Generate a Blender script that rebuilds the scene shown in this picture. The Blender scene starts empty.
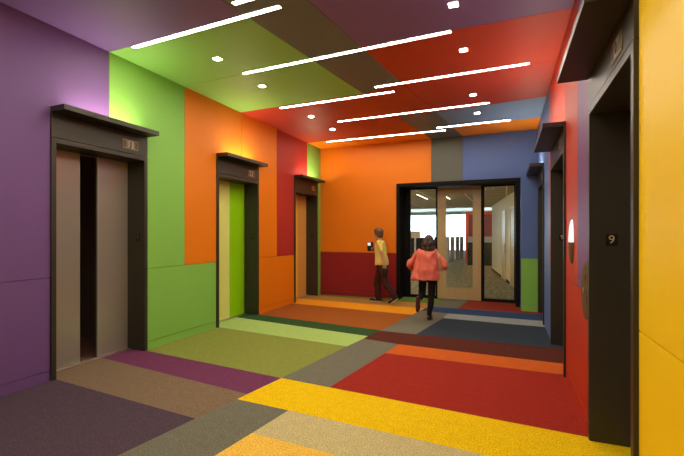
import bpy, bmesh, math, random
from mathutils import Vector, Matrix
random.seed(7)
SC = bpy.context.scene
COL = SC.collection

# ------------------------------------------------------------------ camera, world, exposure
cam_d = bpy.data.cameras.new('camera')
cam = bpy.data.objects.new('camera', cam_d)
COL.objects.link(cam)
cam.location = (0, 0, 1.56)
cam.rotation_euler = (math.radians(90), 0, 0.392957)
cam_d.sensor_width = 36.0
cam_d.lens = 397.06 / 684 * 36
cam_d.shift_y = (234.667 - 228) / 684
cam_d.clip_end = 200
SC.camera = cam

world = bpy.data.worlds.new('sky')
SC.world = world
world.use_nodes = True
bg = world.node_tree.nodes['Background']
bg.inputs[0].default_value = (0.80, 0.92, 1.0, 1)
bg.inputs[1].default_value = 5.0

SC.view_settings.view_transform = 'Standard'
SC.view_settings.look = 'None'
SC.view_settings.exposure = 0.65
SC.view_settings.gamma = 1.0
SC.view_settings.use_curve_mapping = False
LAMP, GLOW = (1.0, 0.93, 0.79), (1.0, 0.87, 0.66)          # warm white of the lobby lamps
S_SLOT, S_DOWN, S_UP, S_OFF_FILL = 34.0, 200.0, 30.0, 300.0

# ------------------------------------------------------------------ materials
def new_mat(name):
    m = bpy.data.materials.new(name)
    m.use_nodes = True
    return m, m.node_tree.nodes, m.node_tree.links, m.node_tree.nodes['Principled BSDF']

def paint(name, c, rough=0.48, vary=0.05, spec=0.28):
    m, n, l, b = new_mat(name)
    b.inputs['Roughness'].default_value = rough
    b.inputs['Specular IOR Level'].default_value = spec
    tc = n.new('ShaderNodeTexCoord'); nz = n.new('ShaderNodeTexNoise')
    nz.inputs['Scale'].default_value = 1.6; nz.inputs['Detail'].default_value = 3
    mx = n.new('ShaderNodeMix'); mx.data_type = 'RGBA'
    mx.inputs[6].default_value = (*[x * (1 - vary) for x in c], 1)
    mx.inputs[7].default_value = (*[min(1, x * (1 + vary)) for x in c], 1)
    l.new(tc.outputs['Object'], nz.inputs['Vector']); l.new(nz.outputs['Fac'], mx.inputs[0])
    l.new(mx.outputs[2], b.inputs['Base Color'])
    return m

def carpet(name, c, contrast=0.42, scale=85):
    m, n, l, b = new_mat(name)
    b.inputs['Roughness'].default_value = 0.95
    b.inputs['Specular IOR Level'].default_value = 0.1
    tc = n.new('ShaderNodeTexCoord')
    nz = n.new('ShaderNodeTexNoise'); nz.inputs['Scale'].default_value = scale; nz.inputs['Detail'].default_value = 4
    nz.inputs['Roughness'].default_value = 0.7
    n2 = n.new('ShaderNodeTexNoise'); n2.inputs['Scale'].default_value = 14; n2.inputs['Detail'].default_value = 3
    ad = n.new('ShaderNodeMath'); ad.operation = 'MULTIPLY_ADD'; ad.inputs[1].default_value = 0.12
    rp = n.new('ShaderNodeMapRange')
    rp.inputs[1].default_value = 0.40; rp.inputs[2].default_value = 0.72
    mx = n.new('ShaderNodeMix'); mx.data_type = 'RGBA'
    mx.inputs[6].default_value = (*[x * (1 - contrast) for x in c], 1)
    mx.inputs[7].default_value = (*[min(1, x * (1 + contrast)) for x in c], 1)
    bp = n.new('ShaderNodeBump'); bp.inputs['Strength'].default_value = 0.5; bp.inputs['Distance'].default_value = 0.004
    l.new(tc.outputs['Object'], nz.inputs['Vector']); l.new(tc.outputs['Object'], n2.inputs['Vector'])
    l.new(n2.outputs['Fac'], ad.inputs[0]); l.new(nz.outputs['Fac'], ad.inputs[2])
    l.new(ad.outputs[0], rp.inputs[0]); l.new(rp.outputs[0], mx.inputs[0])
    l.new(mx.outputs[2], b.inputs['Base Color'])
    l.new(nz.outputs['Fac'], bp.inputs['Height']); l.new(bp.outputs[0], b.inputs['Normal'])
    return m

def emit(name, c, s):
    m, n, l, b = new_mat(name)
    b.inputs['Base Color'].default_value = (0.8, 0.8, 0.8, 1)
    b.inputs['Emission Color'].default_value = (*c, 1)
    b.inputs['Emission Strength'].default_value = s
    return m

def metal(name, c, rough, aniso=0.0, metallic=1.0, axis='Z'):
    m, n, l, b = new_mat(name)
    b.inputs['Base Color'].default_value = (*c, 1)
    b.inputs['Metallic'].default_value = metallic
    tc = n.new('ShaderNodeTexCoord'); mp = n.new('ShaderNodeMapping')
    mp.inputs['Scale'].default_value = (220, 220, 2.0)
    nz = n.new('ShaderNodeTexNoise'); nz.inputs['Scale'].default_value = 1.0
    mr = n.new('ShaderNodeMapRange'); mr.inputs[3].default_value = rough * 0.85; mr.inputs[4].default_value = rough * 1.15
    l.new(tc.outputs['Object'], mp.inputs[0]); l.new(mp.outputs[0], nz.inputs['Vector'])
    l.new(nz.outputs['Fac'], mr.inputs[0]); l.new(mr.outputs[0], b.inputs['Roughness'])
    if aniso:
        b.inputs['Anisotropic'].default_value = aniso
        t = n.new('ShaderNodeTangent'); t.direction_type = 'RADIAL'; t.axis = axis
        l.new(t.outputs[0], b.inputs['Tangent'])
    return m

def glass(name, tint=(0.93, 0.96, 0.95), refl=0.06):
    m, n, l, b = new_mat(name)
    n.remove(b)
    out = n['Material Output']
    tr = n.new('ShaderNodeBsdfTransparent'); tr.inputs[0].default_value = (*tint, 1)
    gl = n.new('ShaderNodeBsdfGlossy'); gl.inputs['Roughness'].default_value = 0.02
    fr = n.new('ShaderNodeFresnel'); fr.inputs[0].default_value = 1.45
    mx = n.new('ShaderNodeMixShader')
    l.new(fr.outputs[0], mx.inputs[0]); l.new(tr.outputs[0], mx.inputs[1]); l.new(gl.outputs[0], mx.inputs[2])
    l.new(mx.outputs[0], out.inputs[0])
    return m

def wood(name, c1, c2):
    m, n, l, b = new_mat(name)
    b.inputs['Roughness'].default_value = 0.4
    tc = n.new('ShaderNodeTexCoord'); mp = n.new('ShaderNodeMapping')
    mp.inputs['Scale'].default_value = (26, 26, 1.2)
    nz = n.new('ShaderNodeTexNoise'); nz.inputs['Scale'].default_value = 1.5; nz.inputs['Detail'].default_value = 5
    mx = n.new('ShaderNodeMix'); mx.data_type = 'RGBA'
    mx.inputs[6].default_value = (*c1, 1); mx.inputs[7].default_value = (*c2, 1)
    l.new(tc.outputs['Object'], mp.inputs[0]); l.new(mp.outputs[0], nz.inputs['Vector'])
    l.new(nz.outputs['Fac'], mx.inputs[0]); l.new(mx.outputs[2], b.inputs['Base Color'])
    return m

P = {
 'purple': paint('purple_paint', (0.155, 0.075, 0.225)),
 'green': paint('green_paint', (0.225, 0.48, 0.08)),
 'orange': paint('orange_paint', (0.74, 0.19, 0.004)),
 'red': paint('red_paint', (0.27, 0.016, 0.018)),
 'midred': paint('mid_red_paint', (0.40, 0.028, 0.020)),
 'brightred': paint('bright_red_paint', (0.48, 0.036, 0.009)),
 'yellow': paint('yellow_paint', (0.93, 0.60, 0.004)),
 'blue': paint('blue_paint', (0.092, 0.145, 0.34)),
 'plum': paint('plum_paint', (0.165, 0.058, 0.165)),
 'grey': paint('grey_paint', (0.110, 0.110, 0.086)),
 'backing': paint('dark_backing', (0.02, 0.018, 0.016)),
 'white': paint('white_plaster', (0.72, 0.70, 0.64)),
}
BRONZE = metal('dark_bronze', (0.055, 0.049, 0.036), 0.42, metallic=0.55)
STEEL = metal('brushed_steel', (0.40, 0.37, 0.31), 0.32, aniso=0.8, metallic=0.55)
SILL = metal('sill_aluminium', (0.7, 0.66, 0.58), 0.3)
BRASS = metal('plate_bronze', (0.27, 0.20, 0.11), 0.40, metallic=0.8)
WINDOW = paint('digit_window', (0.40, 0.34, 0.22), 0.35)
BLACK = paint('black_metal', (0.007, 0.0065, 0.006), 0.55, spec=0.1)
SIGNBLK = paint('sign_black', (0.012, 0.010, 0.008), 0.35)
SIGNTXT = paint('sign_lettering', (0.62, 0.50, 0.30), 0.4)
PLATE = paint('call_plate_bronze', (0.125, 0.082, 0.030), 0.6, spec=0.1)
DARKBR = paint('slot_brown', (0.10, 0.075, 0.045), 0.5)
DARKTXT = paint('dark_lettering', (0.012, 0.010, 0.008), 0.4)
GLASS = glass('clear_glass')
MAPLE = wood('maple_veneer', (0.40, 0.28, 0.12), (0.49, 0.355, 0.165))
SLOT_E = emit('slot_diffuser', LAMP, S_SLOT)
DOWN_E = emit('downlight_lens', LAMP, S_DOWN)
UP_E = emit('uplight_lens', GLOW, S_UP)
OFF_FILL = emit('unseen_office_fill', (1.0, 0.88, 0.68), S_OFF_FILL)  # for lamps added out of view to brighten the office
OFF_FILL_MID = emit('unseen_office_fill_mid', (1.0, 0.88, 0.68), 60.0)  # for unseen rear lamps added to light the cubicle ends and red frame
OFF_DIM = emit('office_lamp_dim', (1.0, 0.88, 0.68), 3.5)
WHITE_TRIM = paint('lamp_trim', (0.7, 0.68, 0.62), 0.5)

# ------------------------------------------------------------------ mesh helpers
WL = {}
def wloc(o):
    return WL.get(o.name, Vector((0, 0, 0)))

def obj(name, bm, mats, parent=None, origin=None, smooth=False):
    """link a bmesh given in world coordinates as one object; its origin is 'origin' or the parent's"""
    base = Vector(origin) if origin is not None else (wloc(parent) if parent else Vector((0, 0, 0)))
    bmesh.ops.translate(bm, verts=bm.verts, vec=-base)
    bmesh.ops.recalc_face_normals(bm, faces=bm.faces)
    me = bpy.data.meshes.new(name)
    bm.to_mesh(me); bm.free()
    for m in (mats if isinstance(mats, (list, tuple)) else [mats]):
        me.materials.append(m)
    if smooth:
        for p in me.polygons: p.use_smooth = True
    o = bpy.data.objects.new(name, me); COL.objects.link(o)
    WL[o.name] = base.copy()
    if parent:
        o.parent = parent; o.location = base - wloc(parent)
    else:
        o.location = base
    return o

def thing(name, loc, label=None, cat=None, group=None, kind=None):
    o = bpy.data.objects.new(name, None); COL.objects.link(o)
    o.empty_display_size = 0.1
    o.location = loc; WL[o.name] = Vector(loc)
    return tag(o, label, cat, group, kind)

def tag(o, label=None, cat=None, group=None, kind=None):
    for k, v in (('label', label), ('category', cat), ('group', group), ('kind', kind)):
        if v: o[k] = v
    return o

def box(bm, x0, x1, y0, y1, z0, z1, mi=0, bev=0.0):
    r = bmesh.ops.create_cube(bm, size=1.0)
    vs = r['verts']
    for v in vs:
        v.co = Vector(((x0 + x1) / 2 + v.co.x * (x1 - x0), (y0 + y1) / 2 + v.co.y * (y1 - y0), (z0 + z1) / 2 + v.co.z * (z1 - z0)))
    fs = {f for v in vs for f in v.link_faces}
    for f in fs: f.material_index = mi
    if bev:
        es = {e for v in vs for e in v.link_edges}
        r = bmesh.ops.bevel(bm, geom=list(es), offset=bev, segments=2, affect='EDGES', profile=0.7)
        for f in r['faces']: f.material_index = mi
    return bm

def B(*a, **k):
    return box(bmesh.new(), *a, **k)

def prism(bm, pts, z0, z1, mi=0, inset=0.0):
    if inset:
        c = Vector((sum(p[0] for p in pts) / len(pts), sum(p[1] for p in pts) / len(pts)))
        n = len(pts); ar = sum(pts[i][0] * pts[(i + 1) % n][1] - pts[(i + 1) % n][0] * pts[i][1] for i in range(n))
        s = 1 if ar > 0 else -1; lines = []
        for i in range(n):
            a = Vector(pts[i]); b = Vector(pts[(i + 1) % n]); d = (b - a).normalized()
            nn = Vector((-d.y, d.x)) * s
            lines.append((a + nn * inset, d))
        q = []
        for i in range(n):
            a, d = lines[i - 1]; b, e = lines[i]
            den = d.x * e.y - d.y * e.x
            if abs(den) < 1e-4: q.append(b); continue
            t = ((b.x - a.x) * e.y - (b.y - a.y) * e.x) / den
            q.append(a + d * t)
        pts = q
    lo = [bm.verts.new((p[0], p[1], z0)) for p in pts]
    hi = [bm.verts.new((p[0], p[1], z1)) for p in pts]
    fs = [bm.faces.new(lo), bm.faces.new(hi)]
    for i in range(len(pts)):
        j = (i + 1) % len(pts)
        fs.append(bm.faces.new((lo[i], lo[j], hi[j], hi[i])))
    for f in fs: f.material_index = mi

def text_bm(s, size, M, depth=0.0015, fat=0.0):
    """letters centred on the origin of matrix M (x right, y up, z out of the sign)"""
    cu = bpy.data.curves.new('lettering', 'FONT')
    cu.body = s; cu.size = size; cu.align_x = 'CENTER'; cu.align_y = 'CENTER'; cu.extrude = depth; cu.offset = fat
    t = bpy.data.objects.new('lettering', cu); COL.objects.link(t)
    dg = bpy.context.evaluated_depsgraph_get()
    me = bpy.data.meshes.new_from_object(t.evaluated_get(dg))
    bm = bmesh.new(); bm.from_mesh(me)
    bmesh.ops.transform(bm, matrix=M, verts=bm.verts)
    bpy.data.objects.remove(t); bpy.data.curves.remove(cu); bpy.data.meshes.remove(me)
    return bm

def ellipse_bm(cx, cy, cz, ry, rz, depth, sgn, z_from=-1.0, z_to=1.0, n=40, m=8, xb=0.0):
    """shallow dome on a wall whose normal is sgn*x: outline is an upright ellipse, cut between z_from..z_to (fractions of rz)"""
    bm = bmesh.new()
    rows = []
    zs = [z_from + (z_to - z_from) * i / n for i in range(n + 1)]
    for zf in zs:
        w = math.sqrt(max(0.0, 1 - zf * zf))
        row = []
        for j in range(m * 2 + 1):
            a = math.pi * j / (m * 2)
            yy = math.cos(a) * w
            d = math.sqrt(max(0.0, 1 - (yy * yy + zf * zf))) ** 0.8
            row.append(bm.verts.new((cx + sgn * (xb + depth * d), cy + yy * ry, cz + zf * rz)))
        rows.append(row)
    for i in range(n):
        for j in range(m * 2):
            bm.faces.new((rows[i][j], rows[i][j + 1], rows[i + 1][j + 1], rows[i + 1][j]))
    # flat back
    for i in range(n):
        a, b_, c, d = rows[i][0], rows[i][-1], rows[i + 1][-1], rows[i + 1][0]
        bm.faces.new((a, d, c, b_))
    bm.faces.new(rows[0]); bm.faces.new(rows[-1])
    bmesh.ops.remove_doubles(bm, verts=bm.verts, dist=1e-5)
    bmesh.ops.dissolve_degenerate(bm, edges=bm.edges, dist=1e-6)
    return bm

# ------------------------------------------------------------------ setting
XL, XR, H, YB = -4.5, 0.60, 3.80, 9.38
YF = -3.0
J, K = 1.10, 0.108           # wall joint and kick joint heights
G = 0.003                   # half of a panel joint

# elevators: wall side, y0, y1, opening head, seam, header top, canopy top
EL_L = [(2.722, 3.948), (5.345, 6.562), (7.985, 9.187)]
EL_R = [(2.360, 3.545), (4.950, 6.400), (7.650, 9.000 - 0.12)]
ZL = (2.550, 2.605, 2.873, 2.930)
ZR = (2.472, 2.528, 2.750, 2.802)

# floor: one continuous carpet made of coloured strips
FC = {
 'darkpurple': (0.075, 0.047, 0.062), 'taupe': (0.190, 0.125, 0.075), 'plum': (0.150, 0.036, 0.088), 'olive': (0.215, 0.235, 0.045),
 'lightgreen': (0.340, 0.480, 0.130), 'darkgreen': (0.030, 0.075, 0.022), 'rust': (0.300, 0.085, 0.014), 'amber': (0.78, 0.29, 0.012),
 'tanback': (0.38, 0.19, 0.05), 'moss': (0.12, 0.19, 0.025), 'grey': (0.150, 0.140, 0.098), 'yellow': (0.850, 0.475, 0.003),
 'tan': (0.500, 0.410, 0.190), 'gold': (0.880, 0.450, 0.065), 'red': (0.300, 0.022, 0.012), 'orange': (0.520, 0.100, 0.013),
 'maroon': (0.090, 0.020, 0.013), 'navy': (0.030, 0.038, 0.050), 'paleblue': (0.240, 0.255, 0.235), 'blue': (0.028, 0.055, 0.120), 'doorred': (0.220, 0.030, 0.015),
}
fm = {k: carpet(k + '_carpet', v) for k, v in FC.items()}
fk = list(FC)
bm = bmesh.new()
XA, XB, YE = -4.86, 0.95, 9.98
Lp = {-3: -3.26, 2.637: -2.44, 3.098: -2.36, 3.237: -2.343, 3.74: -2.263, 5.152: -2.06, 5.631: -1.985, 5.792: -1.967, 6.2: -1.90, 6.228: -1.895, 7.671: -1.697, 8.2: -1.63, 8.42: -1.60, 8.66: -1.545, 9.06: -1.50, 9.98: -1.38}
Rp = {-3: -2.64, 2.613: -1.85, 3.075: -1.79, 3.698: -1.672, 5.051: -1.478, 5.534: -1.42, 6.185: -1.308, 7.582: -1.098, 8.079: -1.075, 8.70: -0.955, 9.98: -0.81}
L = lambda k: (Lp[k], k)
Rr = lambda k: (Rp[k], k)
def patch(c, pts):
    prism(bm, pts, -0.012, 0.0, fk.index(c))
patch('darkpurple', [(XA, YF), L(-3), L(2.637), (-4.476, 2.774), (XA, 2.805)])
patch('taupe', [(XA, 2.805), (-4.476, 2.774), L(2.637), L(3.098), L(3.237), (XA, 3.495)])
patch('plum', [(XA, 3.495), L(3.237), L(3.74), (-4.476, 3.928), (XA, 3.965)])
patch('olive', [(XA, 3.965), (-4.476, 3.928), L(3.74), L(5.152), (XA, 5.428)])
patch('lightgreen', [(XA, 5.428), L(5.152), L(5.631), L(5.792), (-4.807, 6.180), (XA, 6.206)])
patch('darkgreen', [(XA, 6.206), (-4.807, 6.180), L(5.792), L(6.2), L(6.228), (-4.49, 6.549), (XA, 6.612)])
patch('rust', [(XA, 6.612), (-4.49, 6.549), L(6.228), L(7.671), (-4.29, 7.887), (XA, 7.946)])
patch('amber', [(XA, 7.946), (-4.29, 7.887), L(7.671), L(8.2), L(8.42), (XA, 8.575)])
patch('tanback', [(XA, 8.575), L(8.42), L(8.66), L(9.06), (-4.44, 9.20), (XA, 9.23)])
patch('moss', [(XA, 9.23), (-4.44, 9.20), L(9.06), L(9.98), (XA, YE)])
patch('grey', [L(-3), Rr(-3), Rr(2.613), Rr(3.075), L(3.098), L(2.637)])
patch('yellow', [L(3.098), Rr(3.075), (XB, 2.93), (XB, 3.528), Rr(3.698), L(3.74), L(3.237)])
patch('grey', [L(3.74), Rr(3.698), Rr(5.051), Rr(5.534), L(5.631), L(5.152)])
patch('maroon', [L(5.631), Rr(5.534), (XB, 5.447), (XB, 6.143), Rr(6.185), L(6.2), L(5.792)])
patch('grey', [L(6.2), Rr(6.185), Rr(7.582), Rr(8.079), L(8.2), L(7.671), L(6.228)])
patch('blue', [L(8.2), Rr(8.079), (XB, 8.01), (XB, 8.65), Rr(8.70), L(8.66), L(8.42)])
patch('grey', [L(8.66), Rr(8.70), Rr(9.98), L(9.98), L(9.06)])
patch('gold', [Rr(-3), (XB, YF), (XB, 2.50), Rr(2.613)])
patch('tan', [Rr(2.613), (XB, 2.50), (XB, 2.93), Rr(3.075)])
patch('red', [Rr(3.698), (XB, 3.528), (XB, 5.030), Rr(5.051)])
patch('orange', [Rr(5.051), (XB, 5.030), (XB, 5.447), Rr(5.534)])
patch('navy', [Rr(6.185), (XB, 6.143), (XB, 7.490), Rr(7.582)])
patch('paleblue', [Rr(7.582), (XB, 7.490), (XB, 8.01), Rr(8.079)])
patch('doorred', [Rr(8.70), (XB, 8.65), (XB, YE), Rr(9.98)])
floor = tag(obj('floor', bm, [fm[k] for k in fk]), 'patchwork carpet in slanted strips of many colours', 'floor', kind='structure')

CP_LIT = {'purple': (0.215, 0.125, 0.34), 'green': (0.30, 0.64, 0.14), 'grey': (0.150, 0.172, 0.175), 'brightred': (0.52, 0.055, 0.025), 'blue': (0.21, 0.31, 0.50), 'orange': (0.93, 0.28, 0.008)}
CP_LIT = {k: paint('ceiling_' + k, v, 0.5, 0.03, 0.25) for k, v in CP_LIT.items()}  # wall colours made lighter and cooler, standing in for light missing on the ceiling
# ceiling: flat painted panels with fine joints under a dark slab
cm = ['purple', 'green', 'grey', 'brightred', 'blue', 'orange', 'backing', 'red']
bm = bmesh.new()
def cp(c, pts): prism(bm, pts, H, H + 0.03, cm.index(c), inset=0.0035)
XCL, XCR = XL - 0.03, XR + 0.03
gl = lambda y: -2.46 + (y - 3.41) * 0.139
gr = lambda y: -1.76 + (y - 3.37) * 0.140
cp('purple', [(XCL, YF), (gl(YF), YF), (gl(0.4), 0.4), (XCL, 0.4)])
cp('purple', [(XCL, 0.4), (gl(0.4), 0.4), (gl(3.41), 3.41), (XCL, 3.403)])
cp('green', [(XCL, 3.403), (gl(3.41), 3.41), (gl(4.53), 4.53), (XCL, 4.638)])
cp('green', [(XCL, 4.638), (gl(4.53), 4.53), (gl(5.975), 5.975), (XCL, 6.012)])
cp('grey', [(gl(YF), YF), (gr(YF), YF), (gr(4.47), 4.47), (gr(5.77), 5.77), (gl(5.975), 5.975), (gl(4.53), 4.53), (gl(3.41), 3.41)])
cp('purple', [(gr(YF), YF), (XCR, YF), (XCR, 4.50), (gr(4.47), 4.47)])
cp('brightred', [(gr(4.47), 4.47), (XCR, 4.50), (XCR, 5.775), (gr(5.77), 5.77)])
cp('brightred', [(gr(5.77), 5.77), (XCR, 5.775), (XCR, 7.215), (gr(7.345), 7.345)])
cp('brightred', [(XCL, 6.012), (gl(5.975), 5.975), (gr(5.77), 5.77), (gr(7.345), 7.345), (gl(7.364), 7.364), (XCL, 7.25)])
cp('brightred', [(XCL, 7.25), (gl(7.364), 7.364), (gl(8.577), 8.577), (XCL, 8.640)])
cp('grey', [(gl(7.364), 7.364), (gr(7.345), 7.345), (gr(8.516), 8.516), (gr(YB), YB), (gl(YB), YB), (gl(8.577), 8.577)])
cp('blue', [(gr(7.345), 7.345), (XCR, 7.215), (XCR, 8.47), (gr(8.516), 8.516)])
cp('orange', [(gr(8.516), 8.516), (XCR, 8.47), (XCR, YB), (gr(YB), YB)])
cp('orange', [(XCL, 8.640), (gl(8.577), 8.577), (gl(YB), YB), (XCL, YB)])
box(bm, XL - 0.5, XR + 0.5, YF - 0.2, YB + 0.6, H + 0.032, H + 0.15, cm.index('backing'))
ceiling = tag(obj('ceiling', bm, [CP_LIT.get(c, P[c]) for c in cm]), 'flat ceiling of large coloured panels and a slanting grey band', 'ceiling', kind='structure')

wc = list(P)
def wall_x(name, xw, s, panels, openings, label):
    """panels: (colour, y0, y1, z0, z1) on the plane x = xw, facing s; openings: (y0, y1, ztop)"""
    bm = bmesh.new()
    for c, y0, y1, z0, z1, *nj in panels:
        nj = nj[0] if nj else ''          # sides where the panel runs on without a joint
        a, b = sorted((xw, xw - s * 0.03))
        box(bm, a, b, y0 + (0 if 'a' in nj else G), y1 - (0 if 'b' in nj else G), z0 + (G if z0 > 0 else 0), z1 - (G if z1 < H else 0), wc.index(c))
    ys = [YF]
    for y0, y1, zt in openings:
        a, b = sorted((xw - s * 0.032, xw - s * 0.40))
        box(bm, a, b, ys[-1], y0 - 0.002, 0, H + 0.02, wc.index('backing'))
        box(bm, a, b, y0 - 0.002, y1 + 0.002, zt + 0.004, H + 0.02, wc.index('backing'))
        ys.append(y1 + 0.002)
    a, b = sorted((xw - s * 0.032, xw - s * 0.40))
    box(bm, a, b, ys[-1], YB + 0.6, 0, H + 0.02, wc.index('backing'))
    a, b = sorted((xw - s * 0.405, xw - s * 0.45))
    if s > 0:                               # leave the shaft of the nearest elevator open for its cab
        box(bm, a, b, YF, openings[0][0], 0, H + 0.02, wc.index('backing'))
        box(bm, a, b, openings[0][1], YB + 0.6, 0, H + 0.02, wc.index('backing'))
        box(bm, a, b, openings[0][0], openings[0][1], 2.62, H + 0.02, wc.index('backing'))
    else:
        box(bm, a, b, YF, YB + 0.6, 0, H + 0.02, wc.index('backing'))
    return tag(obj(name, bm, [P[c] for c in wc]), label, 'wall', kind='structure')

def rows(c, y0, y1, zj=J):
    return [(c, y0, y1, 0, K), (c, y0, y1, K, zj)]
e = EL_L; zt = ZL[2]
pl = []
pl += rows('purple', YF, 0.4) + rows('purple', 0.4, e[0][0]) + rows('green', e[0][1], e[1][0]) + rows('orange', e[1][1], e[2][0]) + [('green', e[2][1], YB, 0, K), ('green', e[2][1], YB, K, H)]
pl += [('purple', YF, 0.4, J, H), ('purple', 0.4, e[0][0], J, H, 'b'), ('purple', e[0][0], 3.403, zt, H, 'a'), ('green', 3.403, e[0][1], zt, H, 'b'),
       ('green', e[0][1], 4.638, J, H, 'a'), ('orange', 4.638, e[1][0], J, H, 'b'), ('orange', e[1][0], 6.03, zt, H, 'a'), ('orange', 6.03, e[1][1], zt, H, 'b'),
       ('orange', e[1][1], 7.252, J, H, 'a'), ('midred', 7.252, e[2][0], J, H, 'b'), ('midred', e[2][0], 8.636, zt, H, 'a'), ('green', 8.636, e[2][1], zt, H, 'b')]
wall_x('wall_left', XL, 1, pl, [(a, b, zt) for a, b in e], 'long wall of purple, green, orange and red panels with three elevators')
e = EL_R; zt = ZR[2]
JR = 1.09
pr = []
pr += rows('yellow', YF, 0.2, JR) + rows('yellow', 0.2, e[0][0], JR) + rows('brightred', e[0][1], e[1][0], JR) + rows('blue', e[1][1], e[2][0], JR) + [('blue', e[2][1], YB, 0, H)]
pr += [('yellow', YF, 0.2, JR, H), ('yellow', 0.2, e[0][0], JR, H), ('plum', e[0][0], e[0][1], zt, H), ('plum', e[0][1], 4.17, JR, H), ('brightred', 4.17, e[1][0], JR, H),
       ('brightred', e[1][0], e[1][1], zt, H), ('brightred', e[1][1], 6.80, JR, H), ('blue', 6.80, e[2][0], JR, H), ('blue', e[2][0], e[2][1], zt, H)]
wall_x('wall_right', XR, -1, pr, [(a, b, zt) for a, b in e], 'wall of yellow, purple, red and blue panels with three dark elevator portals')

# back wall around the glazed entrance
DX0, DX1, DZ = -2.46, 0.26, 2.79
bm = bmesh.new()
def bw(c, x0, x1, z0, z1, y=YB, nj=''):
    box(bm, x0 + (0 if 'a' in nj else G), x1 - (0 if 'b' in nj else G), y, y + 0.03, z0 + (G if z0 > 0 else 0), z1 - (G if z1 < H else 0), wc.index(c))
bw('red', XL, DX0, 0, K); bw('red', XL, DX0, K, 1.112)
bw('orange', XL, DX0, 1.112, H, nj='b'); bw('orange', DX0, -1.631, DZ, H, nj='a'); bw('grey', -1.631, -0.924, DZ, H)
bw('blue', -0.924, DX1, DZ, H, nj='b'); bw('blue', DX1, XR, DZ, H, nj='a')
box(bm, DX1 + 0.012, XR, 8.93, YB - 0.002, 0, 2.765, wc.index('blue'))
bw('green', DX1 + 0.012, XR, 0, K, 8.90); bw('green', DX1 + 0.012, XR, K, 1.075, 8.90); bw('blue', DX1 + 0.012, XR, 1.075, 2.765, 8.90)
box(bm, XL - 0.03, DX0 - 0.002, YB + 0.032, YB + 0.55, 0, H + 0.02, wc.index('backing'))
box(bm, DX1 + 0.002, XR + 0.03, YB + 0.032, YB + 0.55, 0, H + 0.02, wc.index('backing'))
box(bm, DX0 - 0.002, DX1 + 0.002, YB + 0.032, YB + 0.55, DZ + 0.002, H + 0.02, wc.index('backing'))
tag(obj('wall_back', bm, [P[c] for c in wc]), 'end wall of orange, grey, blue, red and green panels around the glazed entrance', 'wall', kind='structure')
bm = bmesh.new()
box(bm, XL - 0.4, XR + 0.4, YF - 0.15, YF, 0, H + 0.02, wc.index('white'))
tag(obj('wall_front', bm, [P[c] for c in wc]), 'plain wall closing the lobby behind the camera', 'wall', kind='structure')

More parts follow.
